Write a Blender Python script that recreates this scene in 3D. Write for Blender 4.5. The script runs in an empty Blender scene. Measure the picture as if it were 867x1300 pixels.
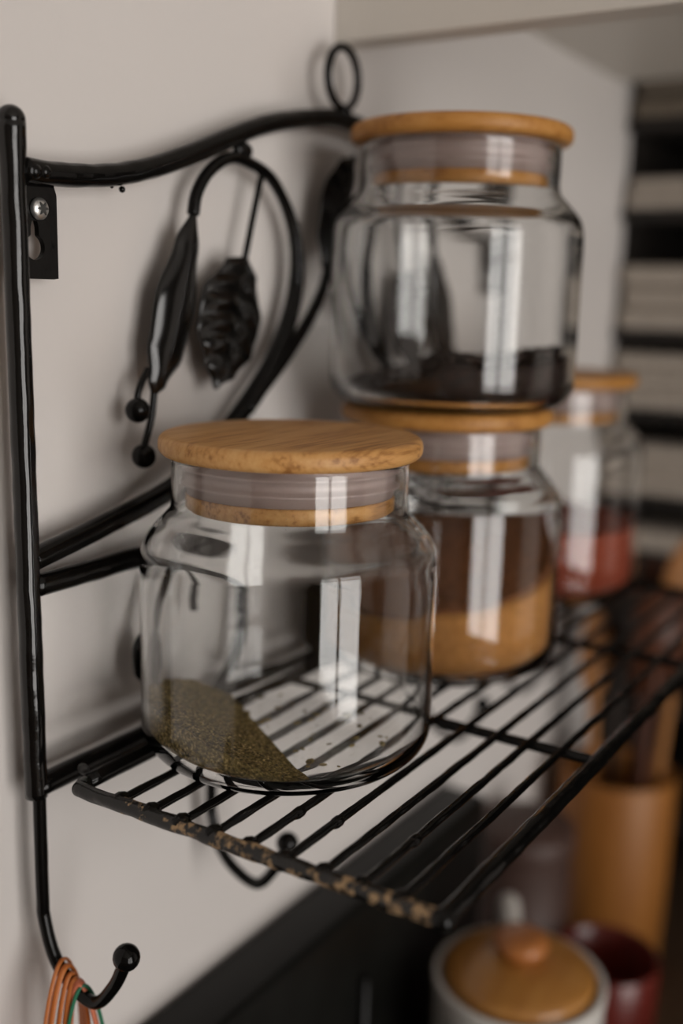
import bpy, bmesh, math, random
from mathutils import Vector, Matrix, noise as mn

random.seed(7)
PI = math.pi
scn = bpy.context.scene
COL = scn.collection

# ------------------------------------------------------------------ materials
def new_mat(name):
    m = bpy.data.materials.new(name); m.use_nodes = True
    nt = m.node_tree; nt.nodes.clear()
    out = nt.nodes.new('ShaderNodeOutputMaterial')
    return m, nt, out

def N(nt, typ, **kw):
    n = nt.nodes.new(typ)
    for k, v in kw.items():
        if k in n.inputs: n.inputs[k].default_value = v
        else: setattr(n, k, v)
    return n

def ramp(nt, stops):
    r = nt.nodes.new('ShaderNodeValToRGB')
    e = r.color_ramp.elements
    while len(e) < len(stops): e.new(0.5)
    for el, (p, c) in zip(e, stops):
        el.position = p; el.color = (*c, 1)
    return r

def coords(nt, scale=(1, 1, 1), rot=(0, 0, 0)):
    tc = nt.nodes.new('ShaderNodeTexCoord')
    mp = nt.nodes.new('ShaderNodeMapping')
    mp.inputs['Scale'].default_value = scale
    mp.inputs['Rotation'].default_value = rot
    nt.links.new(tc.outputs['Object'], mp.inputs['Vector'])
    return mp.outputs['Vector']

def noise_mat(name, stops, scale=(1, 1, 1), nscale=50, detail=4, rough=0.5, bump=0.0, bdist=0.001,
              metallic=0.0, spec=0.5, bscale=None, coat=0.0, sss=0.0):
    m, nt, out = new_mat(name)
    b = N(nt, 'ShaderNodeBsdfPrincipled', Roughness=rough, Metallic=metallic)
    b.inputs['Specular IOR Level'].default_value = spec
    b.inputs['Coat Weight'].default_value = coat
    v = coords(nt, scale)
    t = N(nt, 'ShaderNodeTexNoise', Scale=nscale, Detail=detail)
    nt.links.new(v, t.inputs['Vector'])
    r = ramp(nt, stops)
    nt.links.new(t.outputs['Fac'], r.inputs['Fac'])
    nt.links.new(r.outputs['Color'], b.inputs['Base Color'])
    if bump:
        bt = t
        if bscale:
            bt = N(nt, 'ShaderNodeTexNoise', Scale=bscale, Detail=3)
            nt.links.new(v, bt.inputs['Vector'])
        bp = N(nt, 'ShaderNodeBump', Strength=bump, Distance=bdist)
        nt.links.new(bt.outputs['Fac'], bp.inputs['Height'])
        nt.links.new(bp.outputs['Normal'], b.inputs['Normal'])
    nt.links.new(b.outputs['BSDF'], out.inputs['Surface'])
    return m

def glass_mat():
    m, nt, out = new_mat('clear_jar_glass')
    g = N(nt, 'ShaderNodeBsdfGlass', Roughness=0.0, IOR=1.43)
    g.inputs['Color'].default_value = (0.996, 0.998, 0.996, 1)
    # faint dust and handling marks
    d = N(nt, 'ShaderNodeBsdfDiffuse'); d.inputs['Color'].default_value = (0.55, 0.5, 0.45, 1)
    v = coords(nt)
    t = N(nt, 'ShaderNodeTexNoise', Scale=2200, Detail=2); nt.links.new(v, t.inputs['Vector'])
    t2 = N(nt, 'ShaderNodeTexNoise', Scale=40, Detail=3); nt.links.new(v, t2.inputs['Vector'])
    r = ramp(nt, [(0.68, (0, 0, 0)), (0.74, (1, 1, 1))]); nt.links.new(t.outputs['Fac'], r.inputs['Fac'])
    r2 = ramp(nt, [(0.5, (0, 0, 0)), (0.72, (.4, .4, .4))]); nt.links.new(t2.outputs['Fac'], r2.inputs['Fac'])
    mu = N(nt, 'ShaderNodeMath', operation='MULTIPLY')
    nt.links.new(r.outputs['Color'], mu.inputs[0]); nt.links.new(r2.outputs['Color'], mu.inputs[1])
    mx = N(nt, 'ShaderNodeMixShader')
    nt.links.new(mu.outputs[0], mx.inputs['Fac'])
    nt.links.new(g.outputs['BSDF'], mx.inputs[1]); nt.links.new(d.outputs['BSDF'], mx.inputs[2])
    nt.links.new(mx.outputs[0], out.inputs['Surface'])
    return m

def bamboo_mat(name, light, mid, dark, rot=0.0):
    m, nt, out = new_mat(name)
    b = N(nt, 'ShaderNodeBsdfPrincipled', Roughness=0.45)
    b.inputs['Specular IOR Level'].default_value = 0.35
    v = coords(nt, (40, 520, 420), (0, 0, rot))
    t = N(nt, 'ShaderNodeTexNoise', Scale=1.0, Detail=3, Roughness=0.55); nt.links.new(v, t.inputs['Vector'])
    v2 = coords(nt, (9, 110, 90), (0, 0, rot))
    t2 = N(nt, 'ShaderNodeTexNoise', Scale=1.0, Detail=2); nt.links.new(v2, t2.inputs['Vector'])
    ad = N(nt, 'ShaderNodeMath', operation='MULTIPLY_ADD'); ad.inputs[1].default_value = 0.55
    hf = N(nt, 'ShaderNodeMath', operation='MULTIPLY'); hf.inputs[1].default_value = 0.45
    nt.links.new(t2.outputs['Fac'], hf.inputs[0])
    nt.links.new(t.outputs['Fac'], ad.inputs[0]); nt.links.new(hf.outputs[0], ad.inputs[2])
    r = ramp(nt, [(0.36, dark), (0.47, mid), (0.62, light)])
    nt.links.new(ad.outputs[0], r.inputs['Fac']); nt.links.new(r.outputs['Color'], b.inputs['Base Color'])
    bp = N(nt, 'ShaderNodeBump', Strength=0.12, Distance=0.0004)
    nt.links.new(t.outputs['Fac'], bp.inputs['Height']); nt.links.new(bp.outputs['Normal'], b.inputs['Normal'])
    nt.links.new(b.outputs['BSDF'], out.inputs['Surface'])
    return m

def worn_black_mat():
    """black paint with rusty tan patches flaking along the shelf edge"""
    m, nt, out = new_mat('worn_black_paint')
    b = N(nt, 'ShaderNodeBsdfPrincipled')
    b.inputs['Specular IOR Level'].default_value = 0.5
    v = coords(nt)
    t = N(nt, 'ShaderNodeTexNoise', Scale=230, Detail=5, Roughness=0.6); nt.links.new(v, t.inputs['Vector'])
    t2 = N(nt, 'ShaderNodeTexNoise', Scale=38, Detail=2); nt.links.new(v, t2.inputs['Vector'])
    sep = N(nt, 'ShaderNodeSeparateXYZ'); nt.links.new(v, sep.inputs[0])
    # more wear towards the middle and the front of the rail (object space y)
    mr = N(nt, 'ShaderNodeMapRange'); mr.inputs['From Min'].default_value = -0.03; mr.inputs['From Max'].default_value = -0.135
    mr.inputs['To Min'].default_value = -0.10; mr.inputs['To Max'].default_value = 0.09
    nt.links.new(sep.outputs['Y'], mr.inputs['Value'])
    a1 = N(nt, 'ShaderNodeMath', operation='ADD'); nt.links.new(t.outputs['Fac'], a1.inputs[0]); nt.links.new(mr.outputs[0], a1.inputs[1])
    h = N(nt, 'ShaderNodeMath', operation='MULTIPLY_ADD'); h.inputs[1].default_value = 0.5
    nt.links.new(t2.outputs['Fac'], h.inputs[0]); nt.links.new(a1.outputs[0], h.inputs[2])
    r = ramp(nt, [(0.80, (0, 0, 0)), (0.88, (1, 1, 1))]); nt.links.new(h.outputs[0], r.inputs['Fac'])
    cr = ramp(nt, [(0.35, (0.10, 0.055, 0.03)), (0.6, (0.36, 0.24, 0.13))]); nt.links.new(t.outputs['Fac'], cr.inputs['Fac'])
    mx = N(nt, 'ShaderNodeMix', data_type='RGBA')
    nt.links.new(r.outputs['Color'], mx.inputs[0])
    mx.inputs[6].default_value = (0.005, 0.0046, 0.004, 1)
    nt.links.new(cr.outputs['Color'], mx.inputs[7])
    nt.links.new(mx.outputs[2], b.inputs['Base Color'])
    rr = N(nt, 'ShaderNodeMapRange'); rr.inputs['To Min'].default_value = 0.16; rr.inputs['To Max'].default_value = 0.9
    nt.links.new(r.outputs['Color'], rr.inputs['Value']); nt.links.new(rr.outputs[0], b.inputs['Roughness'])
    bp = N(nt, 'ShaderNodeBump', Strength=0.5, Distance=0.0008)
    nt.links.new(h.outputs[0], bp.inputs['Height']); nt.links.new(bp.outputs['Normal'], b.inputs['Normal'])
    nt.links.new(b.outputs['BSDF'], out.inputs['Surface'])
    return m

M = {}
M['wall'] = noise_mat('matte_white_wall_paint', [(0.3, (.60, .562, .537)), (0.7, (.64, .602, .575))], nscale=3, detail=3, rough=.75, bump=.08, bdist=.001, bscale=260, spec=.2)
M['ceiling'] = noise_mat('ceiling_paint', [(0.3, (.56, .53, .50)), (0.7, (.60, .57, .54))], nscale=3, rough=.9)
M['taupe'] = noise_mat('dark_taupe_wall_paint', [(0.3, (.13, .11, .095)), (0.7, (.15, .127, .11))], nscale=3, rough=.85)
M['floor'] = noise_mat('pale_floor_boards', [(0.3, (.18, .13, .09)), (0.7, (.25, .185, .13))], scale=(2, 20, 1), nscale=2, rough=.5)
M['black'] = noise_mat('glossy_black_paint', [(0.3, (.0022, .002, .0018)), (0.7, (.004, .0036, .0032))], nscale=120, rough=.13, bump=.26, bdist=.0005, bscale=170, spec=.22)
M['gloss'] = noise_mat('shiny_black_paint', [(0.3, (.0022, .002, .0018)), (0.7, (.004, .0036, .0032))], nscale=120, rough=.11, bump=.3, bdist=.0005, bscale=150, spec=.5)
M['leaf'] = noise_mat('shiny_black_leaf_paint', [(0.3, (.0022, .002, .0018)), (0.7, (.004, .0036, .0032))], nscale=120, rough=.14, bump=.03, bdist=.0003, bscale=150, spec=.5)
M['worn'] = worn_black_mat()
M['glass'] = glass_mat()
M['bamboo'] = bamboo_mat('pale_bamboo', (.61, .345, .132), (.53, .27, .088), (.30, .13, .036), 0.5)
M['bamboo2'] = bamboo_mat('amber_bamboo', (.49, .235, .062), (.43, .19, .042), (.28, .11, .022), 0.2)
M['seal'] = noise_mat('mauve_silicone', [(0.3, (.36, .275, .25)), (0.7, (.40, .31, .285))], nscale=20, rough=.45)
M['herb'] = noise_mat('dried_green_herb', [(0.30, (.036, .026, .007)), (0.44, (.13, .093, .026)), (0.58, (.24, .175, .06)), (0.70, (.50, .36, .16))], nscale=800, detail=3, rough=.9, bump=.6, bdist=.0008)
M['powder'] = noise_mat('golden_brown_powder', [(0.3, (.36, .155, .038)), (0.7, (.46, .21, .055))], nscale=300, rough=.95, bump=.25, bdist=.0005)
M['powder_dark'] = noise_mat('darker_brown_top', [(0.3, (.16, .055, .014)), (0.7, (.24, .09, .026))], nscale=250, rough=.95, bump=.4, bdist=.0006)  # darker brown than the golden fill under it
M['paprika'] = noise_mat('red_spice_powder', [(0.3, (.21, .033, .011)), (0.7, (.29, .05, .017))], nscale=300, rough=.95, bump=.25, bdist=.0005)
M['clove'] = noise_mat('dark_whole_spice', [(0.3, (.008, .004, .0025)), (0.7, (.03, .013, .007))], nscale=400, spec=.25, rough=.7, bump=.3, bdist=.0005)
M['steel'] = noise_mat('zinc_screw_steel', [(0.3, (.55, .54, .52)), (0.7, (.66, .65, .63))], nscale=300, rough=.35, metallic=.9, bump=.1)
M['recess'] = noise_mat('recess_shade_weld_steel', [(0.3, (.05, .05, .05)), (0.7, (.09, .09, .085))], nscale=300, rough=.5, metallic=.6)  # dark tone paints the shade inside the screw recess; weld bead uses it too
M['orange'] = noise_mat('orange_rubber', [(0.3, (.42, .115, .02)), (0.7, (.52, .16, .03))], nscale=60, rough=.4)
M['coral'] = noise_mat('coral_rubber', [(0.3, (.52, .14, .07)), (0.7, (.6, .18, .09))], nscale=60, rough=.5)
M['green'] = noise_mat('green_rubber', [(0.3, (.012, .12, .06)), (0.7, (.02, .17, .085))], nscale=60, rough=.4)
M['ceramic'] = noise_mat('white_ceramic', [(0.3, (.62, .59, .55)), (0.7, (.66, .63, .59))], nscale=12, rough=.22, spec=.5)
M['lidwood'] = noise_mat('honey_wood', [(0.3, (.36, .15, .03)), (0.7, (.46, .215, .05))], scale=(1, 8, 8), nscale=18, rough=.35, coat=.3)
M['knobwood'] = noise_mat('reddish_wood', [(0.3, (.36, .12, .03)), (0.7, (.44, .16, .04))], scale=(1, 8, 8), nscale=18, rough=.4, coat=.2)
M['holder'] = noise_mat('orange_brown_wood', [(0.3, (.29, .105, .018)), (0.7, (.37, .145, .028))], scale=(10, 10, 1), nscale=9, rough=.5)
M['spoon'] = noise_mat('warm_spoon_wood', [(0.3, (.30, .12, .03)), (0.7, (.40, .17, .045))], scale=(12, 12, 1), nscale=9, rough=.55)
M['spoon_red'] = noise_mat('red_brown_spoon_wood', [(0.3, (.055, .016, .006)), (0.7, (.10, .03, .011))], scale=(12, 12, 1), nscale=9, rough=.5)
M['spoon_dark'] = noise_mat('dark_utensil_wood', [(0.3, (.02, .012, .008)), (0.7, (.035, .02, .013))], scale=(12, 12, 1), nscale=9, rough=.5)
M['red'] = noise_mat('dark_red_glaze', [(0.3, (.10, .012, .008)), (0.7, (.14, .018, .012))], nscale=20, rough=.25)
M['mauve'] = noise_mat('mauve_brown_tin', [(0.3, (.055, .028, .021)), (0.7, (.075, .038, .029))], nscale=30, rough=.55)
M['enamel'] = noise_mat('black_enamel', [(0.3, (.004, .004, .0035)), (0.7, (.007, .007, .006))], nscale=40, rough=.4, spec=.18)
M['darkwood'] = noise_mat('dark_shelf_wood', [(0.3, (.008, .006, .0045)), (0.7, (.018, .013, .01))], scale=(8, 1, 8), nscale=12, rough=.6)
M['linen'] = noise_mat('pale_linen', [(0.3, (.42, .365, .31)), (0.7, (.50, .445, .385))], nscale=160, rough=.95, bump=.3, bdist=.001)
M['brown_linen'] = noise_mat('brown_linen', [(0.3, (.16, .13, .10)), (0.7, (.21, .175, .135))], nscale=160, rough=.95, bump=.3, bdist=.001)
M['counter'] = noise_mat('dark_wood_worktop', [(0.3, (.05, .03, .018)), (0.7, (.095, .058, .034))], scale=(1, 12, 1), nscale=8, rough=.5)
M['cab'] = noise_mat('cream_cabinet_lacquer', [(0.3, (.62, .585, .53)), (0.7, (.65, .615, .56))], nscale=6, rough=.45)
M['frame'] = noise_mat('white_window_paint', [(0.3, (.7, .69, .66)), (0.7, (.74, .73, .7))], nscale=6, rough=.5)

# ------------------------------------------------------------------ mesh helpers
def link(name, bm, mat, parent=None, smooth=True, loc=None):
    me = bpy.data.meshes.new(name)
    bmesh.ops.recalc_face_normals(bm, faces=bm.faces)
    bm.to_mesh(me); bm.free()
    if smooth:
        for p in me.polygons: p.use_smooth = True
    me.materials.append(mat)
    o = bpy.data.objects.new(name, me); COL.objects.link(o)
    if parent is not None: o.parent = parent
    if loc is not None: o.location = loc
    return o

def tag(o, label, cat, group=None, kind=None):
    o['label'] = label; o['category'] = cat
    if group: o['group'] = group
    if kind: o['kind'] = kind
    return o

def thing(name, label, cat, loc=(0, 0, 0), rz=0.0, group=None):
    o = bpy.data.objects.new(name, None); COL.objects.link(o)
    o.location = loc; o.rotation_euler = (0, 0, rz); o.empty_display_size = .02
    return tag(o, label, cat, group)

def structure(name, bm, mat, smooth=False):
    o = link(name, bm, mat, None, smooth); o['kind'] = 'structure'; return o

def autosharp(o, ang=35):
    me = o.data
    bm = bmesh.new(); bm.from_mesh(me)
    for e in bm.edges:
        if len(e.link_faces) == 2 and e.calc_face_angle(0) > math.radians(ang): e.smooth = False
    bm.to_mesh(me); bm.free()
    return o

def add_box(bm, x0, x1, y0, y1, z0, z1, bevel=0.0, seg=2):
    r = bmesh.ops.create_cube(bm, size=1.0)
    vs = r['verts']
    bmesh.ops.scale(bm, vec=(x1 - x0, y1 - y0, z1 - z0), verts=vs)
    bmesh.ops.translate(bm, vec=((x0 + x1) / 2, (y0 + y1) / 2, (z0 + z1) / 2), verts=vs)
    if bevel:
        es = list({e for v in vs for e in v.link_edges})
        bmesh.ops.bevel(bm, geom=es, offset=bevel, segments=seg, affect='EDGES', profile=.5)

def box(*a, **k):
    bm = bmesh.new(); add_box(bm, *a, **k); return bm

def lathe(bm, prof, c=(0, 0, 0), seg=96):
    """prof: list of (r, z), revolved about the z axis through c; r==0 closes to a pole"""
    rings = []
    for r, z in prof:
        if r <= 1e-9: rings.append([bm.verts.new((c[0], c[1], c[2] + z))])
        else: rings.append([bm.verts.new((c[0] + r * math.cos(2 * PI * i / seg), c[1] + r * math.sin(2 * PI * i / seg), c[2] + z)) for i in range(seg)])
    for a, b in zip(rings, rings[1:]):
        for i in range(seg):
            j = (i + 1) % seg
            if len(a) == 1 and len(b) == 1: continue
            if len(a) == 1: bm.faces.new((a[0], b[i], b[j]))
            elif len(b) == 1: bm.faces.new((a[i], b[0], a[j]))
            else: bm.faces.new((a[i], b[i], b[j], a[j]))

def arc(cx, cz, r, a0, a1, n=8):
    return [(cx + r * math.cos(math.radians(a0 + (a1 - a0) * i / n)), cz + r * math.sin(math.radians(a0 + (a1 - a0) * i / n))) for i in range(n + 1)]

def catmull(P, n=8, closed=False):
    P = [Vector(p) for p in P]; out = []
    L = len(P)
    rng = range(L) if closed else range(L - 1)
    for i in rng:
        p1 = P[i]; p2 = P[(i + 1) % L]
        p0 = P[i - 1] if (closed or i > 0) else p1 * 2 - p2
        p3 = P[(i + 2) % L] if (closed or i + 2 < L) else p2 * 2 - p1
        for k in range(n):
            t = k / n
            out.append(.5 * ((2 * p1) + (p2 - p0) * t + (2 * p0 - 5 * p1 + 4 * p2 - p3) * t * t + (3 * p1 - p0 - 3 * p2 + p3) * t ** 3))
    if not closed: out.append(P[-1])
    return out

def tube(bm, P, rad, seg=14, closed=False, wob=0.0, caps=True, flat=1.0):
    """tube along points; rad a number or a function of t in 0..1; wob = lumpy paint; flat squashes one axis"""
    P = [Vector(p) for p in P]; n = len(P)
    rf = rad if callable(rad) else (lambda t: rad)
    T = []
    for i in range(n):
        a = P[(i - 1) % n] if (closed or i > 0) else P[i]
        b = P[(i + 1) % n] if (closed or i < n - 1) else P[i]
        T.append((b - a).normalized())
    up = Vector((0, 1, 0)) if abs(T[0].y) < .9 else Vector((0, 0, 1))
    u = (up - T[0] * up.dot(T[0])).normalized()
    rings = []
    for i in range(n):
        u = (u - T[i] * u.dot(T[i])).normalized(); w = T[i].cross(u)
        r = rf(i / max(1, n - 1)); ring = []
        for k in range(seg):
            a = 2 * PI * k / seg
            rr = r
            if wob: rr = r * (1 + wob * mn.noise(P[i] * 140 + Vector((math.cos(a), math.sin(a), 0)) * .8))
            ring.append(bm.verts.new(P[i] + u * (rr * math.cos(a) * flat) + w * (rr * math.sin(a))))
        rings.append(ring)
    m = n if closed else n - 1
    for i in range(m):
        a = rings[i]; b = rings[(i + 1) % n]
        for k in range(seg):
            j = (k + 1) % seg
            bm.faces.new((a[k], a[j], b[j], b[k]))
    if not closed and caps:
        for ring, p, t, s in ((rings[0], P[0], T[0], -1), (rings[-1], P[-1], T[-1], 1)):
            r = rf(0 if s < 0 else 1)
            c = bm.verts.new(p + t * (s * r * .45))
            for k in range(seg):
                bm.faces.new((ring[k], ring[(k + 1) % seg], c))

def ball(bm, c, r, sub=3, sc=(1, 1, 1)):
    d = bmesh.ops.create_icosphere(bm, subdivisions=sub, radius=r)
    bmesh.ops.scale(bm, vec=sc, verts=d['verts'])
    bmesh.ops.translate(bm, vec=c, verts=d['verts'])

def fil(P, n=200):
    """resample evenly"""
    P = [Vector(p) for p in P]; d = [0]
    for a, b in zip(P, P[1:]): d.append(d[-1] + (b - a).length)
    out = []; j = 0
    for i in range(n):
        s = d[-1] * i / (n - 1)
        while j < len(d) - 2 and d[j + 1] < s: j += 1
        seg = d[j + 1] - d[j]
        out.append(P[j].lerp(P[j + 1], 0 if seg == 0 else min(1, (s - d[j]) / seg)))
    return out

# ------------------------------------------------------------------ the room
WY = 0.010                        # face of the wall the rack hangs on
structure('wall_back', box(-1.8, 1.28, WY, WY + .12, -1.42, 1.05), M['wall'])
structure('wall_right', box(1.16, 1.28, -2.6, WY, -1.42, 1.05), M['wall'])
structure('wall_left', box(-1.92, -1.8, -2.6, WY + .12, -1.42, 1.05), M['taupe'])
WX0, WX1, WZ0, WZ1 = -1.35, 0.30, -1.30, 0.80
bm = bmesh.new()
add_box(bm, -1.92, WX0, -2.72, -2.6, -1.42, 1.05)
add_box(bm, WX1, 1.28, -2.72, -2.6, -1.42, 1.05)
add_box(bm, WX0, WX1, -2.72, -2.6, WZ1, 1.05)
add_box(bm, WX0, WX1, -2.72, -2.6, -1.42, WZ0)
structure('wall_front', bm, M['taupe'])
structure('floor', box(-1.92, 1.28, -2.72, WY + .12, -1.5, -1.42), M['floor'])
structure('ceiling', box(-1.92, 1.28, -2.72, WY + .12, 1.05, 1.13), M['ceiling'])
bm = bmesh.new()
fw_ = .05
for a, b in ((WX0, WX0 + fw_), (WX1 - fw_, WX1), ((WX0 + WX1) / 2 - .045, (WX0 + WX1) / 2 + .045)):
    add_box(bm, a, b, -2.69, -2.62, WZ0, WZ1, .004)
for a, b in ((WZ0, WZ0 + .09), (WZ1 - fw_, WZ1), (.28, .32)):
    add_box(bm, WX0, WX1, -2.685, -2.625, a, b, .004)
structure('window_1', bm, M['frame'])

# ------------------------------------------------------------------ upper cabinet, worktop, base unit
cab = thing('wall_cabinet', 'cream wall cabinet above the rack with its end panel facing us', 'cabinet', (.448, WY, .114))
link('end_panel', box(0, .018, -.36, 0, 0, .80, .0008), M['cab'], cab, False)
link('bottom_board', box(.018, .410, -.335, 0, .051, .069), M['cab'], cab, False)
link('top_board', box(.018, .410, -.335, 0, .78, .80), M['cab'], cab, False)
for k in range(2):
    d = link('door', box(.021 + k * .1955, .214 + k * .1955, -.357, -.337, .053, .797, .002), M['cab'], cab, False)
    bm = bmesh.new(); hx = .195 if k == 0 else .236
    tube(bm, [(hx, -.358, .10), (hx, -.38, .10), (hx, -.38, .22), (hx, -.358, .22)], .004)
    link('handle', bm, M['steel'], d)

CT = -.52
wt = thing('worktop', 'dark wooden worktop along the wall under the rack', 'worktop', (0, WY, CT))
link('slab', box(-.9, 1.16, -.63, 0, -.04, 0, .003), M['counter'], wt, False)
link('end_panel', box(.394, .410, -.335, 0, .0695, .78), M['cab'], cab, False)
bc = thing('base_cabinet', 'cream base cabinet under the dark worktop', 'cabinet', (0, WY, -1.42))
link('carcass', box(-.9, 1.16, -.58, 0, .0, .86), M['cab'], bc, False)
for k in range(4):
    link('door', box(-.895 + k * .514, -.389 + k * .514, -.60, -.58, .1, .85, .002), M['cab'], bc, False)

# ------------------------------------------------------------------ the wrought iron rack
RY = -.002                        # plane of the rack's rods
XC = .4400                        # its axis of symmetry
XP = .2457                        # near post
rack = thing('wall_rack', 'black wrought iron wall rack with leaf scrolls and a wire shelf of jars', 'rack', (0, 0, 0))
def r3(pts, y=RY): return [Vector((x, y, z)) for x, z in pts]
def mir(P): return [Vector((2 * XC - p[0], p[1], p[2])) for p in P]
XS = .4310                        # axis of the two scrolls, a little nearer than the middle of the frame
def mir_s(P):
    """mirror of a scroll piece; its foot is drawn out to reach the far post"""
    return [Vector((2 * XS - p[0] + 2 * (XC - XS) * min(1, max(0, (.33 - p[0]) / (.33 - .2475))), p[1], p[2])) for p in P]
def both(name, make, mat=None, m=mir_s):
    """the near half and its mirror image"""
    for s in (0, 1):
        bm = bmesh.new(); make(bm, (lambda P: m(P)) if s else (lambda P: [Vector(p) for p in P]))
        link(name, bm, mat or M['black'], rack)

ZP0, ZP1 = -.1772, .0505
def mk_post(bm, f):
    P = fil([(XP, RY, ZP0), (XP - .0012, RY, ZP1)], 120)
    tube(bm, f(P), lambda t: .0040 + .0007 * max(0, min(1, (t - .94) / .03)), 20, wob=.05)
    ball(bm, f([(XP - .0012, RY, ZP1 + .0006)])[0], .0046)
both('post', mk_post, M['gloss'], mir)

TB = [(.2490, .0365), (.2589, .0364), (.2729, .0371), (.2918, .0395), (.3123, .0446), (.3347, .0522), (.359, .0614), (.3802, .0685), (.4031, .0736), (.4255, .0772), (XC, .0780)]
half = r3(TB); full = half + list(reversed(mir(half)))[1:]
full = half + [p for p in reversed(mir(half))][1:]
bm = bmesh.new(); tube(bm, catmull(full, 8), .0040, 18, wob=.06)
ball(bm, (.2515, RY - .002, .0362), .0026); ball(bm, (.2555, RY - .0022, .0364), .0024)
ball(bm, (2 * XC - .2515, RY - .002, .0362), .0026)
ball(bm, (.2936, RY, .0345), .0012, 2); ball(bm, (.2885, RY, .0350), .0007, 2)
link('top_bar', bm, M['black'], rack)
bm = bmesh.new()
RC = Vector((.4375, RY, .0962))
tube(bm, [RC + Vector((.0127 * math.cos(a), 0, .0130 * math.sin(a))) for a in [2 * PI * i / 64 for i in range(64)]], .0019, 12, closed=True)
ball(bm, (.4375, RY - .001, .0812), .0036)
link('ring', bm, M['black'], rack)

A = [(.2475, -.0912), (.2515, -.0904), (.2807, -.085), (.3171, -.0767), (.3418, -.0647), (.3654, -.0481), (.3849, -.0297), (.3993, -.0077), (.403, .0145), (.3971, .0325), (.3834, .0466), (.367, .0518), (.354, .0519), (.3418, .0455), (.3346, .0369), (.3323, .0288)]
def mk_A(bm, f):
    tube(bm, f(catmull(r3(A), 8)), lambda t: .0041 if t < .42 else (.0041 - (.0041 - .0025) * min(1, (t - .42) / .2)), 16, wob=.05)
    ball(bm, f([(.3635, RY, .0560)])[0], .0035, 3, (1.6, .8, 1))
both('scroll', mk_A)
C_ = [(.3650, -.0485), (.3737, -.0416), (.3891, -.0305), (.4088, -.0137), (.4224, .0029), (.4275, .0165), (.4300, .024)]
both('branch', lambda bm, f: tube(bm, f(catmull(r3(C_, RY - .0015), 8)), lambda t: (.0036 - .0014 * t), 14, wob=.05))
B = [(.2475, -.1006), (.2763, -.1005), (.3014, -.1003), (.3268, -.1023), (.3497, -.1117), (.3618, -.1275), (.3636, -.1422), (.3565, -.1584), (.3435, -.1707), (.3380, -.1740)]
both('lower_scroll', lambda bm, f: tube(bm, f(catmull(r3(B), 8)), lambda t: .0040 if t < .30 else max(.0025, .0040 - .006 * (t - .30)), 16, wob=.05))
S2 = [(.3390, -.1050), (.3260, -.1035), (.3172, -.1062), (.3078, -.1171), (.3036, -.1290)]
both('curl', lambda bm, f: tube(bm, f(catmull(r3(S2), 8)), lambda t: .0026 - .0006 * t, 12))

def leaf(bm, mid, wl, f, y0, bulge, corr=0.0, ncorr=9, nt=60, nv=16, th=.0009):
    """mid: midrib points (x,z); wl: list of (t, left width, right width)"""
    C = fil(catmull(r3(mid, 0), 8), nt)
    grid = []
    for i, c in enumerate(C):
        t = i / (nt - 1)
        for (a, b) in zip(wl, wl[1:]):
            if a[0] <= t <= b[0]:
                k = (t - a[0]) / (b[0] - a[0]); k = k * k * (3 - 2 * k)
                L = a[1] + (b[1] - a[1]) * k; R = a[2] + (b[2] - a[2]) * k
        d = (C[min(nt - 1, i + 1)] - C[max(0, i - 1)]).normalized()
        nrm = Vector((-d.z, 0, d.x))
        row = []
        for j in range(nv + 1):
            v = -1 + 2 * j / nv
            w = L if v < 0 else R
            w *= 1 + (.010 * math.sin(t * ncorr * 2 * PI) if corr else 0)
            env = math.sin(PI * min(1, max(0, t))) ** .5 if 0 < t < 1 else 0
            y = y0 - bulge * (1 - v * v) * env
            if corr: y -= corr * env * math.sin((t - abs(v) * .13) * ncorr * 2 * PI) * min(1, abs(v) * 4) * (1 - abs(v) ** 5) - .0008 * env * math.exp(-(v * 6) ** 2)
            row.append(c + nrm * (v * w) + Vector((0, y, 0)))
        grid.append(row)
    for side in (0, 1):
        V = [[bm.verts.new(f([p + Vector((0, th * side, 0))])[0]) for p in row] for row in grid]
        if side == 0: F = V
        else: K = V
    for i in range(nt - 1):
        for j in range(nv):
            bm.faces.new((F[i][j], F[i][j + 1], F[i + 1][j + 1], F[i + 1][j]))
            bm.faces.new((K[i][j], K[i + 1][j], K[i + 1][j + 1], K[i][j + 1]))
    for i in range(nt - 1):
        for j in (0, nv):
            bm.faces.new((F[i][j], F[i + 1][j], K[i + 1][j], K[i][j]))
    for j in range(nv):
        for i in (0, nt - 1):
            bm.faces.new((F[i][j], F[i][j + 1], K[i][j + 1], K[i][j]))

both('slim_leaf', lambda bm, f: leaf(bm, [(.3328, .0305), (.3250, .006), (.3180, -.0150), (.3085, -.0395)],
     [(0, .0012, .0012), (.2, .0066, .0070), (.5, .0114, .0114), (.75, .0096, .0106), (.92, .0046, .0054), (1, .001, .001)], f, RY - .0005, .0038), M['leaf'])
def mk_vein(bm, f):
    leaf(bm, [(.3658, .0150), (.3590, -.0030), (.3530, -.0200), (.3458, -.0390)],
         [(0, .0008, .0008), (.12, .0115, .0105), (.4, .0210, .0195), (.65, .0195, .0180), (.85, .0105, .0105), (.97, .0022, .0022), (1, .0006, .0006)], f, RY - .0005, .0030, .0009, 6.5, 140, 32)
both('veined_leaf', mk_vein, M['leaf'])
both('leaf_stem', lambda bm, f: tube(bm, f(catmull(r3([(.3762, .0475), (.3751, .0446), (.371, .0323), (.3650, .0130)]), 6)), .0014, 10))
def mk_berry(bm, f):
    for c in ((.299, -.0440), (.3021, -.0615)): ball(bm, f([(c[0], RY - .001, c[1])])[0], .0047)
both('berry', mk_berry)
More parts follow.
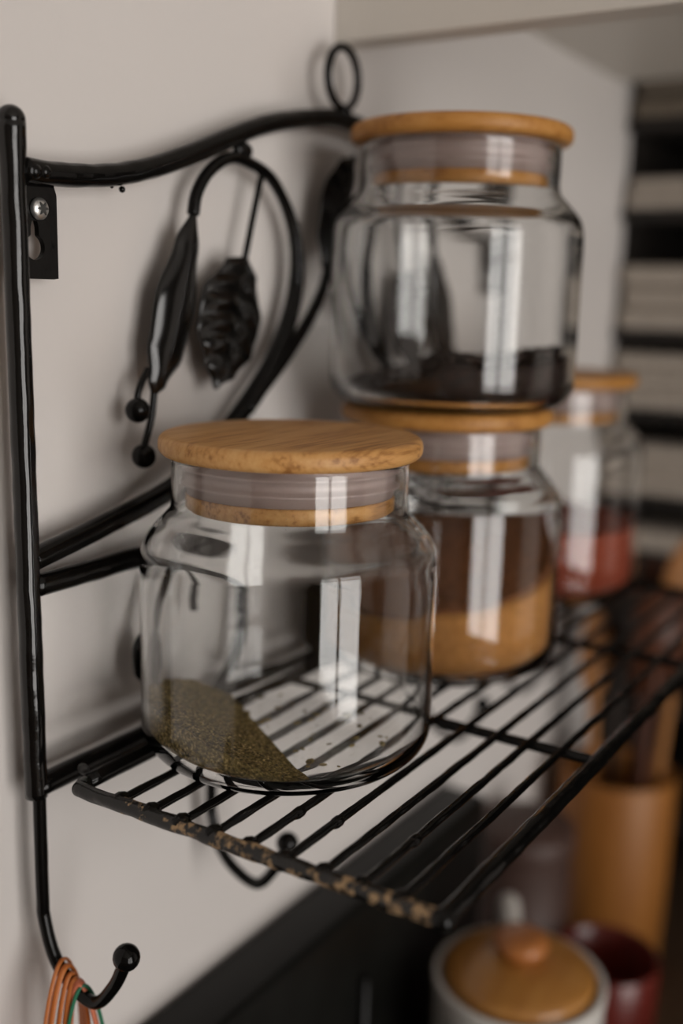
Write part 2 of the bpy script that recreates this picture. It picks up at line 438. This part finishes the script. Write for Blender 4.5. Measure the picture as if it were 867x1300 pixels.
def mk_twig(bm, f):
    tube(bm, f(catmull(r3([(.3060, -.0290), (.3012, -.0360), (.2992, -.0430)]), 6)), .0013, 10)
    tube(bm, f(catmull(r3([(.3094, -.0370), (.3075, -.0480), (.3030, -.0590)]), 6)), .0014, 10)
both('twig', mk_twig)
bm = bmesh.new()
leaf(bm, [(.4225, .012), (.4290, .030), (.4365, .047), (.4480, .0640)],
     [(0, .001, .001), (.25, .0095, .0095), (.55, .0125, .0125), (.8, .0085, .0085), (1, .0008, .0008)], lambda P: P, RY - .0012, .0020, .0006, 7)
link('crown_leaf', bm, M['black'], rack)
bm = bmesh.new()
leaf(bm, [(.4215, -.1330), (.4235, -.1480), (.4270, -.1620), (.4330, -.1745)],
     [(0, .001, .001), (.25, .0095, .0095), (.55, .0125, .0125), (.8, .0085, .0085), (1, .0008, .0008)], lambda P: P, RY - .0005, .0020, .0006, 7)
link('drop_leaf', bm, M['black'], rack)
both('small_leaf', lambda bm, f: leaf(bm, [(.3036, -.1275), (.3020, -.1400), (.3040, -.1545)],
     [(0, .001, .001), (.35, .0062, .0050), (.65, .0060, .0050), (1, .0008, .0008)], f, RY - .0005, .0015))
both('small_stem', lambda bm, f: tube(bm, f(catmull(r3([(.3268, -.1032), (.3292, -.1153), (.3306, -.1266)]), 6)), lambda t: .0011 + .0008 * t, 10))

# lower rail of the frame, in the plane of the rack
ZS = -.1685                       # centre of the shelf rails
bm = bmesh.new(); tube(bm, fil([(XP, RY, -.1737), (2 * XC - XP, RY, -.1737)], 80), .0042, 14, wob=.06)
link('lower_bar', bm, M['black'], rack)

# shelf
SX0, SX1, SY0, SY1 = .2454, .6346, -.0215, -.1630
G = .01352; Y0 = -.0275
shelf_ends = (SX0, SX1)
bm = bmesh.new()
rc = .006
fr = [(SX0, SY1 + .004), (SX0, SY0 - rc)] + [(SX0 + rc - rc * math.cos(a), SY0 - rc + rc * math.sin(a)) for a in (.4, .8, 1.2)] + [(SX0 + rc, SY0)]
tube(bm, [Vector((x, y, ZS)) for x, y in fil([(a, b, 0) for a, b in fr], 2)] if False else catmull([(SX0, SY1, ZS), (SX0, -.12, ZS), (SX0, -.07, ZS), (SX0, SY0 - rc, ZS), (SX0 + .0018, SY0 - .0018, ZS), (SX0 + rc, SY0, ZS), (SX0 + rc + .01, SY0, ZS)], 14),
     lambda t: .0027, 16, wob=.22)
link('shelf_end_rail', bm, M['worn'], rack)
bm = bmesh.new(); tube(bm, fil([(SX1, SY1, ZS), (SX1, SY0, ZS)], 40), .0027, 14, wob=.08); link('shelf_end_rail', bm, M['black'], rack)
bm = bmesh.new(); tube(bm, fil([(SX0 + rc, SY0, ZS), (SX1, SY0, ZS)], 60), .0030, 14, wob=.06); link('shelf_back_rail', bm, M['black'], rack)
bm = bmesh.new(); tube(bm, fil([(SX0 - .001, SY1, ZS), (SX1, SY1, ZS)], 120), .0030, 16, wob=.10)
ball(bm, (SX0, SY1, ZS), .0036); link('shelf_front_rail', bm, M['black'], rack)
for xb in (.3745, .5060):
    bm = bmesh.new(); tube(bm, fil([(xb, SY1, ZS - .0012), (xb, SY0, ZS - .0012)], 40), .0021, 12, wob=.06); link('shelf_brace', bm, M['black'], rack)
for k in range(1, 10):
    y = Y0 - k * G + .0004 * math.sin(k * 5.1)
    bm = bmesh.new()
    tube(bm, fil([(SX0, y, ZS + .0004), (SX1, y, ZS + .0004)], 160), lambda t: .0015, 12, wob=.16)
    if k in (5, 6, 8):
        ball(bm, (SX0 + .02 + .006 * k * .3, y, ZS + .0002), .0020, 2, (2.2, 1, 1))
    ball(bm, (SX0 + .0015, y, ZS + .001), .0026, 2, (1.5, 1.1, .9))
    link('shelf_wire', bm, M['black'], rack)
bm = bmesh.new(); ball(bm, (.2560, -.0150, ZS + .0012), .0016, 2, (1, 1.6, 1.3)); link('weld_bead', bm, M['recess'], rack)

# hooks
def hook(x, top, rev=False):
    P = [(x, RY, top), (x, RY, -.2150), (x + .0002, -.0024, -.2260), (x, -.0075, -.2398), (x, -.0165, -.2476), (x, -.0275, -.2500), (x, -.0365, -.2400), (x, -.0420, -.2290)]
    bm = bmesh.new(); tube(bm, catmull(P, 10), .0024, 14, wob=.05); h = link('hook', bm, M['black'], rack)
    bm = bmesh.new(); ball(bm, (x, -.0428, -.2262), .0048); link('hook_ball', bm, M['black'], h)
bm = None
for x in (.2470, .3436, 2 * XC - .3436, 2 * XC - .2470): hook(x, -.172)

# bracket plate with a keyhole, and its screw
def bracket(x0, x1, z0, z1, kx, kz, mirror):
    outer = []; inner = []
    n = 48
    for i in range(n):
        a = 2 * PI * i / n; ca, sa = math.cos(a), math.sin(a)
        sx = (x1 - kx) if ca > 0 else (x0 - kx); sz = (z1 - kz) if sa > 0 else (z0 - kz)
        k = min(sx / ca if abs(ca) > 1e-6 else 1e9, sz / sa if abs(sa) > 1e-6 else 1e9)
        outer.append((kx + ca * k, kz + sa * k))
        w = .0041
        r = w
        d = abs(((a - PI / 2 + PI) % (2 * PI)) - PI)
        if d < .55: r = min(.0085, max(w, .0017 / max(math.sin(d), .0017 / .0085)))
        inner.append((kx + ca * r, kz + sa * r))
    bm = bmesh.new(); F = []
    for y in (.0010, .0030):
        F.append(([bm.verts.new((x, y, z)) for x, z in outer], [bm.verts.new((x, y, z)) for x, z in inner]))
    for i in range(n):
        j = (i + 1) % n
        bm.faces.new((F[0][0][i], F[0][0][j], F[0][1][j], F[0][1][i]))
        bm.faces.new((F[1][0][i], F[1][1][i], F[1][1][j], F[1][0][j]))
        bm.faces.new((F[0][0][i], F[1][0][i], F[1][0][j], F[0][0][j]))
        bm.faces.new((F[0][1][i], F[0][1][j], F[1][1][j], F[1][1][i]))
    if mirror: bmesh.ops.scale(bm, vec=(-1, 1, 1), verts=bm.verts); bmesh.ops.translate(bm, vec=(2 * XC, 0, 0), verts=bm.verts)
    link('bracket', bm, M['black'], rack, False)
for mflag in (False, True): bracket(.2470, .2655, .0026, .0335, .2556, .0128, mflag)
SCX, SCZ = .2574, .0252
scr = thing('screw', 'silver screw with a star recess holding the bracket beside the post', 'screw', (SCX, .0008, SCZ))
bm = bmesh.new(); lathe(bm, [(0, .0021), (.0018, .0020), (.0030, .0014), (.0036, .0006), (.0036, 0), (.0016, -.0008), (.0016, -.0092), (0, -.0092)], seg=40)
bmesh.ops.rotate(bm, cent=(0, 0, 0), matrix=Matrix.Rotation(PI / 2, 3, 'X'), verts=bm.verts)
link('head', bm, M['steel'], scr)
bm = bmesh.new(); ring = []
for i in range(24):
    a = 2 * PI * i / 24; r = .0023 if i % 4 == 0 else (.0016 if i % 4 in (1, 3) else .0010)
    ring.append((r * math.cos(a), r * math.sin(a)))
f0 = [bm.verts.new((x, -.00235, z)) for x, z in ring]; f1 = [bm.verts.new((x, -.0012, z)) for x, z in ring]
bm.faces.new(f0)
for i in range(24): bm.faces.new((f0[i], f1[i], f1[(i + 1) % 24], f0[(i + 1) % 24]))
link('star_recess_shade', bm, M['recess'], scr, False)  # raised dark star; the recess shade is put into its colour

# ------------------------------------------------------------------ the four jars
ZT = -.1668
RB, HS, HL, HT, RN, RL = .0541, .0783, .1102, .1177, .0426, .0472
def make_jar(label, loc, k, wood, rz, ext=0.0):
    t = thing('storage_jar', label, 'jar', loc, rz, 'glass storage jars on the rack')
    th = .0021
    e = ext
    def smooth(P): return [(p.x, p.y) for p in catmull([(r, z, 0) for r, z in P], 5)]
    out = [(0, .0004), (.02, .0002), (RB - .016, 0)] + arc(RB - .012, .012, .012, -80, 0, 10) + [(RB, .03 + e), (RB, .05 + e), (RB, HS - .010 + e)]
    out += smooth([(RB, HS - .006 + e), (RB - .0012, HS + .0005 + e), (RB - .0048, HS + .0056 + e), (RN + .0028, HS + .0098 + e), (RN + .0006, HS + .0126 + e), (RN, HS + .0165 + e)])
    out += [(RN, HL - .006 + e), (RN, HL - .0018 + e)] + arc(RN - .0013, HL - .0014 + e, .0013, 0, 180, 6)
    ri = RB - th; rn = RN - th
    inn = [(rn, HL - .004 + e)] + smooth([(rn, HS + .0160 + e), (rn + .0008, HS + .0112 + e), (rn + .0034, HS + .0076 + e), (RB - .0068, HS + .0034 + e), (ri - .0008, HS - .001 + e), (ri, HS - .007 + e)])
    inn += [(ri, .05 + e), (ri, .03)] + arc(ri - .010, .0137, .010, 0, -82, 8) + [(RB - .018, .0038), (.02, .0036), (0, .0036)]
    prof = [(r * k, z * k) for r, z in out + inn]
    bm = bmesh.new(); lathe(bm, prof, seg=128); link('glass_body', bm, M['glass'], t)
    bm = bmesh.new(); tlid = HT - HL
    lp = [(0, HL + .0001), (RL - .0035, HL + .0001)] + arc(RL - .0030, HL + .0031, .0030, -90, 0, 6) + arc(RL - .0030, HT - .0030, .0030, 0, 90, 6) + [(.03, HT), (0, HT)]
    lathe(bm, [(r * k, z * k) for r, z in lp], seg=128); lid = link('lid', bm, wood, t, loc=(0, 0, ext))
    bm = bmesh.new(); rp = .0374
    sp = [(0, HL), (rp, HL), (rp, HL - .0022), (rp + .0018, HL - .0028), (rp + .0018, HL - .0038), (rp, HL - .0045), (rp, HL - .0075), (rp + .0016, HL - .0082), (rp + .0016, HL - .0092), (rp - .0002, HL - .0100), (rp - .0006, HL - .0128), (0, HL - .0128)]
    lathe(bm, [(r * k, z * k) for r, z in sp], seg=96); link('silicone_seal', bm, M['seal'], lid)
    bm = bmesh.new(); lathe(bm, [(r * k, z * k) for r, z in [(0, HL - .0129), (rp - .0004, HL - .0129), (rp, HL - .0135), (rp, HL - .0180), (rp - .001, HL - .0188), (0, HL - .0188)]], seg=96); link('plug', bm, wood, lid)
    return t
J1 = (.3160, -.0608, ZT); J2 = (.4420, -.0592, ZT); J3 = (.5890, -.0515, ZT)
K2 = 1.012
J4 = (.4405, -.0612, ZT + HT * K2 + .0002)
make_jar('nearest glass jar with pale bamboo lid, a little green herb heaped inside', J1, 1.0, M['bamboo'], 0.0)
make_jar('glass jar of golden brown powder on the shelf with another jar stacked on its lid', J2, K2, M['bamboo2'], .7)
make_jar('glass jar of red powder, farthest along the wire shelf', J3, K2, M['bamboo2'], 1.3, .008)
make_jar('glass jar of dark whole spice stacked on another jar, topmost of all', J4, K2, M['bamboo2'], 2.0)

RI = RB - .0021 - .0004
def rin(z):
    """inner radius of the jar at height z above its base"""
    if z < .0137: 
        q = (.0137 - z) / .010; q = min(1, max(0, q)); return RI - .010 + .010 * math.sqrt(max(0, 1 - q * q))
    return RI
def heap(hf, c, k=1.0, nr=40, na=120, rough=.0, zf=.0041):
    """closed solid filling the jar bottom up to height hf(x, y)"""
    bm = bmesh.new(); rings = []
    R0 = RI * k
    for i in range(nr + 1):
        rr = R0 * i / nr
        rings.append([(rr * math.cos(2 * PI * j / na), rr * math.sin(2 * PI * j / na)) for j in range(na)])
    top = []
    for i, ring in enumerate(rings):
        row = []
        for (x, y) in ring:
            h = max(zf + .0003, hf(x, y))
            if rough: h += rough * mn.noise(Vector((x, y, 3.1)) * 420) * (1 if h > zf + .002 else .3)
            h = max(zf + .0002, h)
            s = 1.0
            lim = rin(h / k) * k
            d = math.hypot(x, y)
            if d > lim: s = lim / d
            row.append(bm.verts.new((c[0] + x * s, c[1] + y * s, c[2] + h)))
            if i == 0: break
        top.append(row)
    for j in range(na): bm.faces.new((top[0][0], top[1][j], top[1][(j + 1) % na]))
    for i in range(1, nr):
        for j in range(na):
            q = (j + 1) % na; bm.faces.new((top[i][j], top[i + 1][j], top[i + 1][q], top[i][q]))
    prev = top[-1]
    hs = [v.co.z - c[2] for v in prev]
    for m in range(1, 9):
        row = []
        for j in range(na):
            a = 2 * PI * j / na
            h = hs[j] + (zf - hs[j]) * m / 8
            r = rin(h / k) * k
            row.append(bm.verts.new((c[0] + r * math.cos(a), c[1] + r * math.sin(a), c[2] + h)))
        for j in range(na):
            q = (j + 1) % na; bm.faces.new((prev[j], row[j], row[q], prev[q]))
        prev = row
    bm.faces.new(prev)
    return bm

def grains(sub):
    b = bmesh.new(); bmesh.ops.create_icosphere(b, subdivisions=sub, radius=1)
    b.verts.index_update()
    r = ([v.co.copy() for v in b.verts], [[v.index for v in f.verts] for f in b.faces]); b.free(); return r
G1, G2 = grains(1), grains(2)
def grain(bm, tpl, c, sc, rot):
    V = [bm.verts.new(c + rot @ Vector((p.x * sc[0], p.y * sc[1], p.z * sc[2]))) for p in tpl[0]]
    for f in tpl[1]: bm.faces.new([V[i] for i in f])
LX, LY = -.534, .845              # towards the left of the picture, along the shelf depth
AX, AY = .845, .534               # away from the camera
def herb_h(x, y):
    s = x * LX + y * LY; a = x * AX + y * AY
    t = (s - .0115 - .41 * a) / .052
    t = max(0, t + .05 * mn.noise(Vector((x, y, 7)) * 90))
    if t == 0: return 0
    return .0041 + .0225 * t ** .9 + .0012 * mn.noise(Vector((x, y, 0)) * 120)
bm = heap(herb_h, J1, rough=.0012)
lowz = J1[2] + .0041 + .0006      # the rest of the jar's floor stays bare
bmesh.ops.delete(bm, geom=[f for f in bm.faces if len(f.verts) > 4 or all(v.co.z < lowz for v in f.verts)], context='FACES')
bmesh.ops.holes_fill(bm, edges=[e for e in bm.edges if e.is_boundary], sides=0)
for i in range(3500):              # crumbled flakes lying on the heap and a few on the bare glass
    while True:
        x, y = random.uniform(-RI, RI), random.uniform(-RI, RI)
        if math.hypot(x, y) < RI - .003:
            h = herb_h(x, y)
            if h > .0045 or random.random() < .006: break
    if math.hypot(x, y) > rin(h) - .0033: continue
    h = max(h, .0041); c = Vector((J1[0] + x, J1[1] + y, J1[2] + max(h + .0004, .0055))); s = random.uniform(.0005, .0015)
    grain(bm, G1, c, (s * random.uniform(.8, 2.0), s * random.uniform(.5, 1.2), s * .45), Matrix.Rotation(random.uniform(0, PI), 3, 'Z') @ Matrix.Rotation(random.uniform(-.7, .7), 3, 'X'))
tag(link('dried_herb', bm, M['herb'], None, False), 'crumbled dried green herb heaped inside the nearest glass jar', 'herb', None, 'stuff')

def pow_h(x, y):
    s = x * LX + y * LY; a = x * AX + y * AY
    return .0450 + .20 * a - .13 * s + .0015 * mn.noise(Vector((x, y, 1)) * 60)
bm = heap(lambda x, y: pow_h(x, y), J2, K2, rough=.0004)
pw = tag(link('ground_spice', bm, M['powder']), 'golden brown ground spice filling the jar under the stacked one', 'spice', None, 'stuff')
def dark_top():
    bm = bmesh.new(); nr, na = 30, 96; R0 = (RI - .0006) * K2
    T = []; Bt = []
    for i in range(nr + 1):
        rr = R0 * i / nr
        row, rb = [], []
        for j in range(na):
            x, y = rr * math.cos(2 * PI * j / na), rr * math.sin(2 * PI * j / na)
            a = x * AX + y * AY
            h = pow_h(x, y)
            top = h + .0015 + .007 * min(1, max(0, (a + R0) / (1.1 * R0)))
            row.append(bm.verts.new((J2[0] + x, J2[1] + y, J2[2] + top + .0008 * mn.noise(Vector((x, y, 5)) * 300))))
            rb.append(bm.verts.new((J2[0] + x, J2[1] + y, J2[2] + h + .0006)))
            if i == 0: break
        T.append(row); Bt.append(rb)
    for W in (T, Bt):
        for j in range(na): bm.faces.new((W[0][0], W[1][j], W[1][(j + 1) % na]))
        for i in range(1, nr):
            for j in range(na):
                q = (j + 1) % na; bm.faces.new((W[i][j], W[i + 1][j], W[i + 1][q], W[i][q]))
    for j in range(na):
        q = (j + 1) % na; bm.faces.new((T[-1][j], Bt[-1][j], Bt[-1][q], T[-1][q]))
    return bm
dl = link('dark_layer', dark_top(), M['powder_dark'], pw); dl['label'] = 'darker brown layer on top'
bm = heap(lambda x, y: .0430 + .001 * mn.noise(Vector((x, y, 2)) * 80), J3, K2, rough=.0004)
tag(link('red_spice', bm, M['paprika']), 'red ground spice filling the lower half of the farthest jar', 'spice', None, 'stuff')

def clove_h(x, y):
    s = x * LX + y * LY; a = x * AX + y * AY
    return .0160 - .17 * s + .0045 * math.exp(-((s - .004) / .011) ** 2) - .05 * a
bm = heap(lambda x, y: clove_h(x, y) - .002, J4, K2, rough=.001)
for i in range(1000):
    x, y = random.uniform(-RI, RI), random.uniform(-RI, RI)
    h = clove_h(x, y)
    if math.hypot(x, y) > rin(h) - .0050: continue
    c = Vector((J4[0] + x, J4[1] + y, J4[2] + h - .0008 + random.uniform(-.001, .0030))); s = random.uniform(.0018, .0031); c.z = max(c.z, J4[2] + .0040 + s * 1.3)
    grain(bm, G2, c, (s * random.uniform(.8, 1.35), s * random.uniform(.7, 1.0), s * random.uniform(.6, .9)), Matrix.Rotation(random.uniform(0, PI), 3, 'Z') @ Matrix.Rotation(random.uniform(-1, 1), 3, 'X'))
tag(link('whole_spice', bm, M['clove']), 'dark brown whole spice lying in the bottom of the topmost jar', 'spice', None, 'stuff')

# ------------------------------------------------------------------ rubber bands on the near hook
def band(mat, y, w, h, tilt, r, label, flat=1.0, dx=0.0, zrod=None, group=None):
    zt = (zrod if zrod is not None else -.2440) + r
    P = []
    n = 72
    for i in range(n):
        a = 2 * PI * i / n
        x = w * math.sin(a) * (1 - .22 * math.cos(a)); z = -h * (1 - math.cos(a)) / 2
        P.append(Vector((.2470 + dx * (1 - math.cos(a)) / 2 + x * math.cos(tilt), y + x * math.sin(tilt) , zt + z)))
    bm = bmesh.new(); tube(bm, P, r, 10, closed=True, flat=flat)
    tag(link('rubber_band', bm, mat), label, 'rubber band', group)
g_ = 'orange rubber bands on the near hook'
def rodz(y):
    pts = [(-.002, -.215), (-.0024, -.2260), (-.0075, -.2398), (-.0165, -.2476), (-.0275, -.2500), (-.0365, -.2400)]
    for (a, za), (b, zb) in zip(pts, pts[1:]):
        if a >= y >= b: return za + (zb - za) * (y - a) / (b - a) + .0024
    return -.2476
LB = 'thin orange rubber band hanging with others like it on the near hook'
band(M['orange'], -.0110, .0128, .060, .25, .0006, LB, 1.3, -.0022, rodz(-.0110) + .0006, g_)
band(M['orange'], -.0130, .0104, .058, .15, .0008, LB, 1.6, -.0018, rodz(-.0130) + .0004, g_)
band(M['orange'], -.0152, .0080, .062, .05, .0007, LB, 1.5, -.0012, rodz(-.0150), g_)
band(M['orange'], -.0174, .0060, .055, -.10, .0008, LB, 1.5, .000, rodz(-.0172), g_)
band(M['green'], -.0215, .0078, .060, -.45, .0007, 'green rubber band hanging on the near hook in front of the orange ones', 1.0, .001, rodz(-.0215))
band(M['coral'], -.0195, .0058, .070, -.85, .0009, 'wide coral rubber band hanging on the near hook beside the green one', 2.6, .006, rodz(-.0195))

# ------------------------------------------------------------------ things under and beyond the rack
st = thing('stove', 'black stove with raised back panel against the wall under the rack', 'stove', (0, 0, CT))
link('back_panel', box(-.10, .598, -.022, WY - .001, 0, .2085, .004, seg=3), M['enamel'], st, True)
autosharp(st.children[-1])
link('cooktop', box(-.10, .598, -.50, -.0225, .0002, .022, .004), M['enamel'], st, False)
for x in (.335, .375, .445):  # ribs added to give the panel its vertical glints
    bm = bmesh.new(); tube(bm, [(x, -.0240, .05), (x, -.0240, .165)], .0028, 12); link('glint_rib', bm, M['black'], st)
for x in (.12, .36):
    bm = bmesh.new(); tube(bm, [(x + .07 * math.cos(2 * PI * i / 40), -.26 + .07 * math.sin(2 * PI * i / 40), .024) for i in range(40)], .004, 10, closed=True)
    link('burner', bm, M['black'], st)

TPX, TPY = .5120, -.0840
tp = thing('lidded_pot', 'white ceramic pot with honey coloured wooden lid on the stove below the shelf', 'pot', (TPX, TPY, CT + .0222))
R_ = .0480; HP = .1310
bm = bmesh.new()
pr = [(0, .0), (.036, 0), (.041, .003), (.0455, .03), (.0480, .07), (R_ - .001, HP - .012)] + arc(R_ - .0022, HP - .002, .0022, 0, 180, 6) + [(R_ - .0055, HP - .012), (.043, .07), (.040, .03), (.034, .008), (0, .007)]
lathe(bm, pr, seg=80); link('body', bm, M['ceramic'], tp)
bm = bmesh.new(); ha = math.radians(28)
hp = [(R_ - .002, HP - .016), (R_ + .010, HP - .004), (R_ + .024, HP - .001), (R_ + .032, HP - .018), (R_ + .024, HP - .052), (R_ - .003, HP - .070)]
tube(bm, catmull([(r * math.cos(ha), r * math.sin(ha), z) for r, z in hp], 10), .0068, 14); link('handle', bm, M['ceramic'], tp)
bm = bmesh.new()
lathe(bm, [(0, HP - .012), (R_ - .0065, HP - .012), (R_ - .0065, HP + .0002), (R_ - .0065, HP + .002), (R_ - .0085, HP + .0045), (.034, HP + .0065), (.026, HP + .0100), (.016, HP + .0120), (0, HP + .0125)], seg=80)
ld = link('lid', bm, M['lidwood'], tp)
bm = bmesh.new()
lathe(bm, [(0, HP + .0120), (.0105, HP + .0118), (.0110, HP + .0135), (.0140, HP + .0160), (.0155, HP + .0190), (.0145, HP + .0222), (.0095, HP + .0245), (0, HP + .0252)], seg=48)
link('knob', bm, M['knobwood'], ld)

can = thing('canister', 'dull mauve brown canister by the wall between the stove and the utensil holder', 'canister', (.6560, -.0270, CT))
bm = bmesh.new(); lathe(bm, [(0, 0), (.031, 0), (.0325, .002), (.0325, .150), (0, .150)], seg=64); link('body', bm, M['mauve'], can)
bm = bmesh.new(); lathe(bm, [(0, .1502), (.0335, .1502), (.0340, .152), (.0340, .163), (.0325, .166), (.012, .1675), (0, .1675)], seg=64); link('lid', bm, M['mauve'], can)

rd = thing('mug', 'dark red glazed mug standing behind the white pot', 'mug', (.6370, -.0950, CT))
bm = bmesh.new(); lathe(bm, [(0, 0), (.026, 0), (.030, .004), (.0340, .05), (.0345, .100), (.0335, .1015), (.0320, .100), (.0312, .05), (.027, .008), (0, .006)], seg=64); link('body', bm, M['red'], rd)
bm = bmesh.new(); tube(bm, catmull([(.031, 0, .085), (.048, 0, .085), (.055, 0, .06), (.048, 0, .032), (.031, 0, .027)], 10), .0042, 12)
bmesh.ops.rotate(bm, cent=(0, 0, 0), matrix=Matrix.Rotation(.75, 3, 'Z'), verts=bm.verts); link('handle', bm, M['red'], rd)

HX, HY = .7900, -.0490
hd = thing('utensil_holder', 'orange brown wooden utensil holder full of cooking spoons', 'utensil holder', (HX, HY, CT))
bm = bmesh.new()
lathe(bm, [(0, 0), (.0405, 0), (.0420, .002), (.0435, .08), (.0440, .160), (.0432, .1620), (.0405, .1620), (.0398, .160), (.0392, .08), (.038, .010), (0, .009)], seg=72)
link('cup', bm, M['holder'], hd)
def utensil(name, label, mat, foot, topp, kind, wide, cat):
    t = thing(name, label, cat, (HX + foot[0], HY + foot[1], CT + .012), 0, 'cooking utensils in the wooden holder')
    d = Vector((topp[0] - HX - foot[0], topp[1] - HY - foot[1], topp[2] - CT - .012))
    L = d.length; u = d.normalized()
    bm = bmesh.new(); tube(bm, fil([(0, 0, 0), d * .80], 30), lambda q: .0048 - .001 * q, 12); link('handle', bm, mat, t)
    bm = bmesh.new()
    side = u.cross(Vector((.83, .52, -.2))).normalized(); fwd = side.cross(u)
    if kind == 'spoon':
        ball(bm, (0, 0, 0), 1, 3)
        for v in bm.verts:
            c = v.co.copy(); dent = .35 if c.y < 0 else 0
            v.co = d * .875 + side * (c.x * wide) + u * (c.z * L * .135) + fwd * ((c.y * .006) * (1 - dent * 1.4))
    else:
        n = 12; add_box(bm, -1, 1, -.0022, .0022, -1, 1)
        bmesh.ops.bevel(bm, geom=list(bm.edges), offset=.0018, segments=2, affect='EDGES')
        for v in bm.verts:
            c = v.co.copy(); v.co = d * .87 + side * (c.x * wide * (1 + .12 * c.z)) + u * (c.z * L * .13) + fwd * c.y
    link('bowl' if kind == 'spoon' else 'blade', bm, mat, t)
    return t
utensil('wooden_spoon', 'light wooden spoon leaning leftmost in the utensil holder', M['spoon'], (-.006, .014), (HX - .0125, -.0260, -.232), 'spoon', .012, 'spoon')
utensil('spatula', 'dark narrow spatula in the middle of the utensil holder', M['spoon_dark'], (.008, .006), (HX + .006, -.0400, -.205), 'flat', .016, 'spatula')
utensil('wooden_spoon', 'orange wooden spoon standing tallest at the right of the utensil holder', M['spoon'], (.006, -.018), (HX + .010, -.0900, -.170), 'spoon', .020, 'spoon')
utensil('spatula', 'red brown wooden spatula at the right front of the utensil holder', M['spoon_red'], (-.012, -.014), (HX - .022, -.0800, -.205), 'flat', .020, 'spatula')
utensil('wooden_spoon', 'dark red brown wooden spoon at the back of the utensil holder', M['spoon_red'], (.018, -.004), (HX + .030, -.0560, -.195), 'spoon', .017, 'spoon')

# open shelf unit in the corner with folded pale cloths
shu = thing('shelf_unit', 'dark open shelf unit in the far corner stacked with pale folded cloths', 'shelf', (.868, WY - .001, CT))
link('back_board', box(.270, .280, -.60, 0, 0, 1.20), M['darkwood'], shu, False)
link('side_board', box(.016, .270, -.0015, 0, 0, 1.20), M['darkwood'], shu, False)  # added dark sheet that makes the gaps between the cloths read black
link('side_board', box(0, .270, -.60, -.586, 0, 1.20, .001), M['darkwood'], shu, False)
link('top_board', box(0, .270, -.586, -.0045, 1.188, 1.20, .001), M['darkwood'], shu, False)
levels = [(.140, .222), (.072, .096), (-.022, .029), (-.085, -.040), (-.155, -.114), (-.203, -.184)]
for (z0, z1) in levels + [(-.33, -.29), (-.43, -.38), (.30, .35), (.42, .46), (.54, .56)]:
    link('shelf_board', box(0.002, .270, -.586, -.0018, z0 - CT - .009, z0 - CT - .0005, .001), M['darkwood'], shu, False)
names = ['topmost', 'second from the top', 'third from the top', 'fourth from the top', 'fifth from the top', 'sixth from the top']
for (z0, z1), nm in zip(levels, names):
    t = tag(bpy.data.objects.new('folded_cloth', None), ('brown folded cloth, topmost in the corner shelf unit' if nm == 'topmost' else 'pale folded cloth, %s in the corner shelf unit' % nm), 'cloth', 'folded cloths in the corner shelf unit')
    COL.objects.link(t); t.location = (.869, WY - .0028, z0)
    n = max(1, round((z1 - z0) / .016)); hh = (z1 - z0) / n
    for i in range(n):
        bm = box(.0 + .002 * (i % 2), .22, -.30, -.001 - .002 * (i % 2), i * hh + .0002, (i + 1) * hh - .0004, hh * .42, seg=4)
        link('fold', bm, M['brown_linen'] if nm == 'topmost' else M['linen'], t)

# ------------------------------------------------------------------ light: daylight through the glazed door across the room
def area(name, x0, x1, z0, z1, y, power):
    l = bpy.data.lights.new(name, 'AREA'); l.shape = 'RECTANGLE'; l.size = x1 - x0; l.size_y = z1 - z0
    l.energy = power; l.color = (1.0, .965, .93)
    o = bpy.data.objects.new(name, l); COL.objects.link(o)
    o.location = ((x0 + x1) / 2, y, (z0 + z1) / 2); o.rotation_euler = (PI / 2, 0, 0)
    return o
xm = (WX0 + WX1) / 2
area('daylight_left_pane', WX0 + .02, xm - .02, WZ0 + .03, WZ1 - .02, -2.71, 33)
area('daylight_right_pane', xm + .02, WX1 - .02, WZ0 + .03, WZ1 - .02, -2.71, 33)
w = bpy.data.worlds.new('world'); scn.world = w; w.use_nodes = True
bg = w.node_tree.nodes['Background']; bg.inputs['Color'].default_value = (.75, .8, .9, 1); bg.inputs['Strength'].default_value = .05

# ------------------------------------------------------------------ camera
cd = bpy.data.cameras.new('camera'); cam = bpy.data.objects.new('camera', cd); COL.objects.link(cam)
fwv = Vector((0.83160405, 0.51915927, -0.197252)); rt = Vector((0.53358376, -0.84539157, 0.02452473)); up = Vector((0.15402294, 0.12564533, 0.98004601))
mtx = Matrix(((rt.x, up.x, -fwv.x, 0), (rt.y, up.y, -fwv.y, -.28), (rt.z, up.z, -fwv.z, 0), (0, 0, 0, 1)))
cam.matrix_world = mtx
cd.sensor_fit = 'AUTO'; cd.sensor_width = 36; cd.lens = 1371.62 * 36 / 1300
cd.clip_start = .01; cd.clip_end = 20
cd.dof.use_dof = True; cd.dof.focus_distance = .362; cd.dof.aperture_fstop = 3.2
scn.camera = cam

cy = scn.cycles
cy.max_bounces = 16; cy.transmission_bounces = 14; cy.transparent_max_bounces = 16; cy.glossy_bounces = 6; cy.diffuse_bounces = 5
cy.caustics_refractive = True; cy.caustics_reflective = True; cy.blur_glossy = .3
cy.use_denoising = True; cy.sample_clamp_indirect = 8.0
vs = scn.view_settings
vs.view_transform = 'Standard'; vs.look = 'None'; vs.gamma = 1.0; vs.use_curve_mapping = False; vs.exposure = -0.02
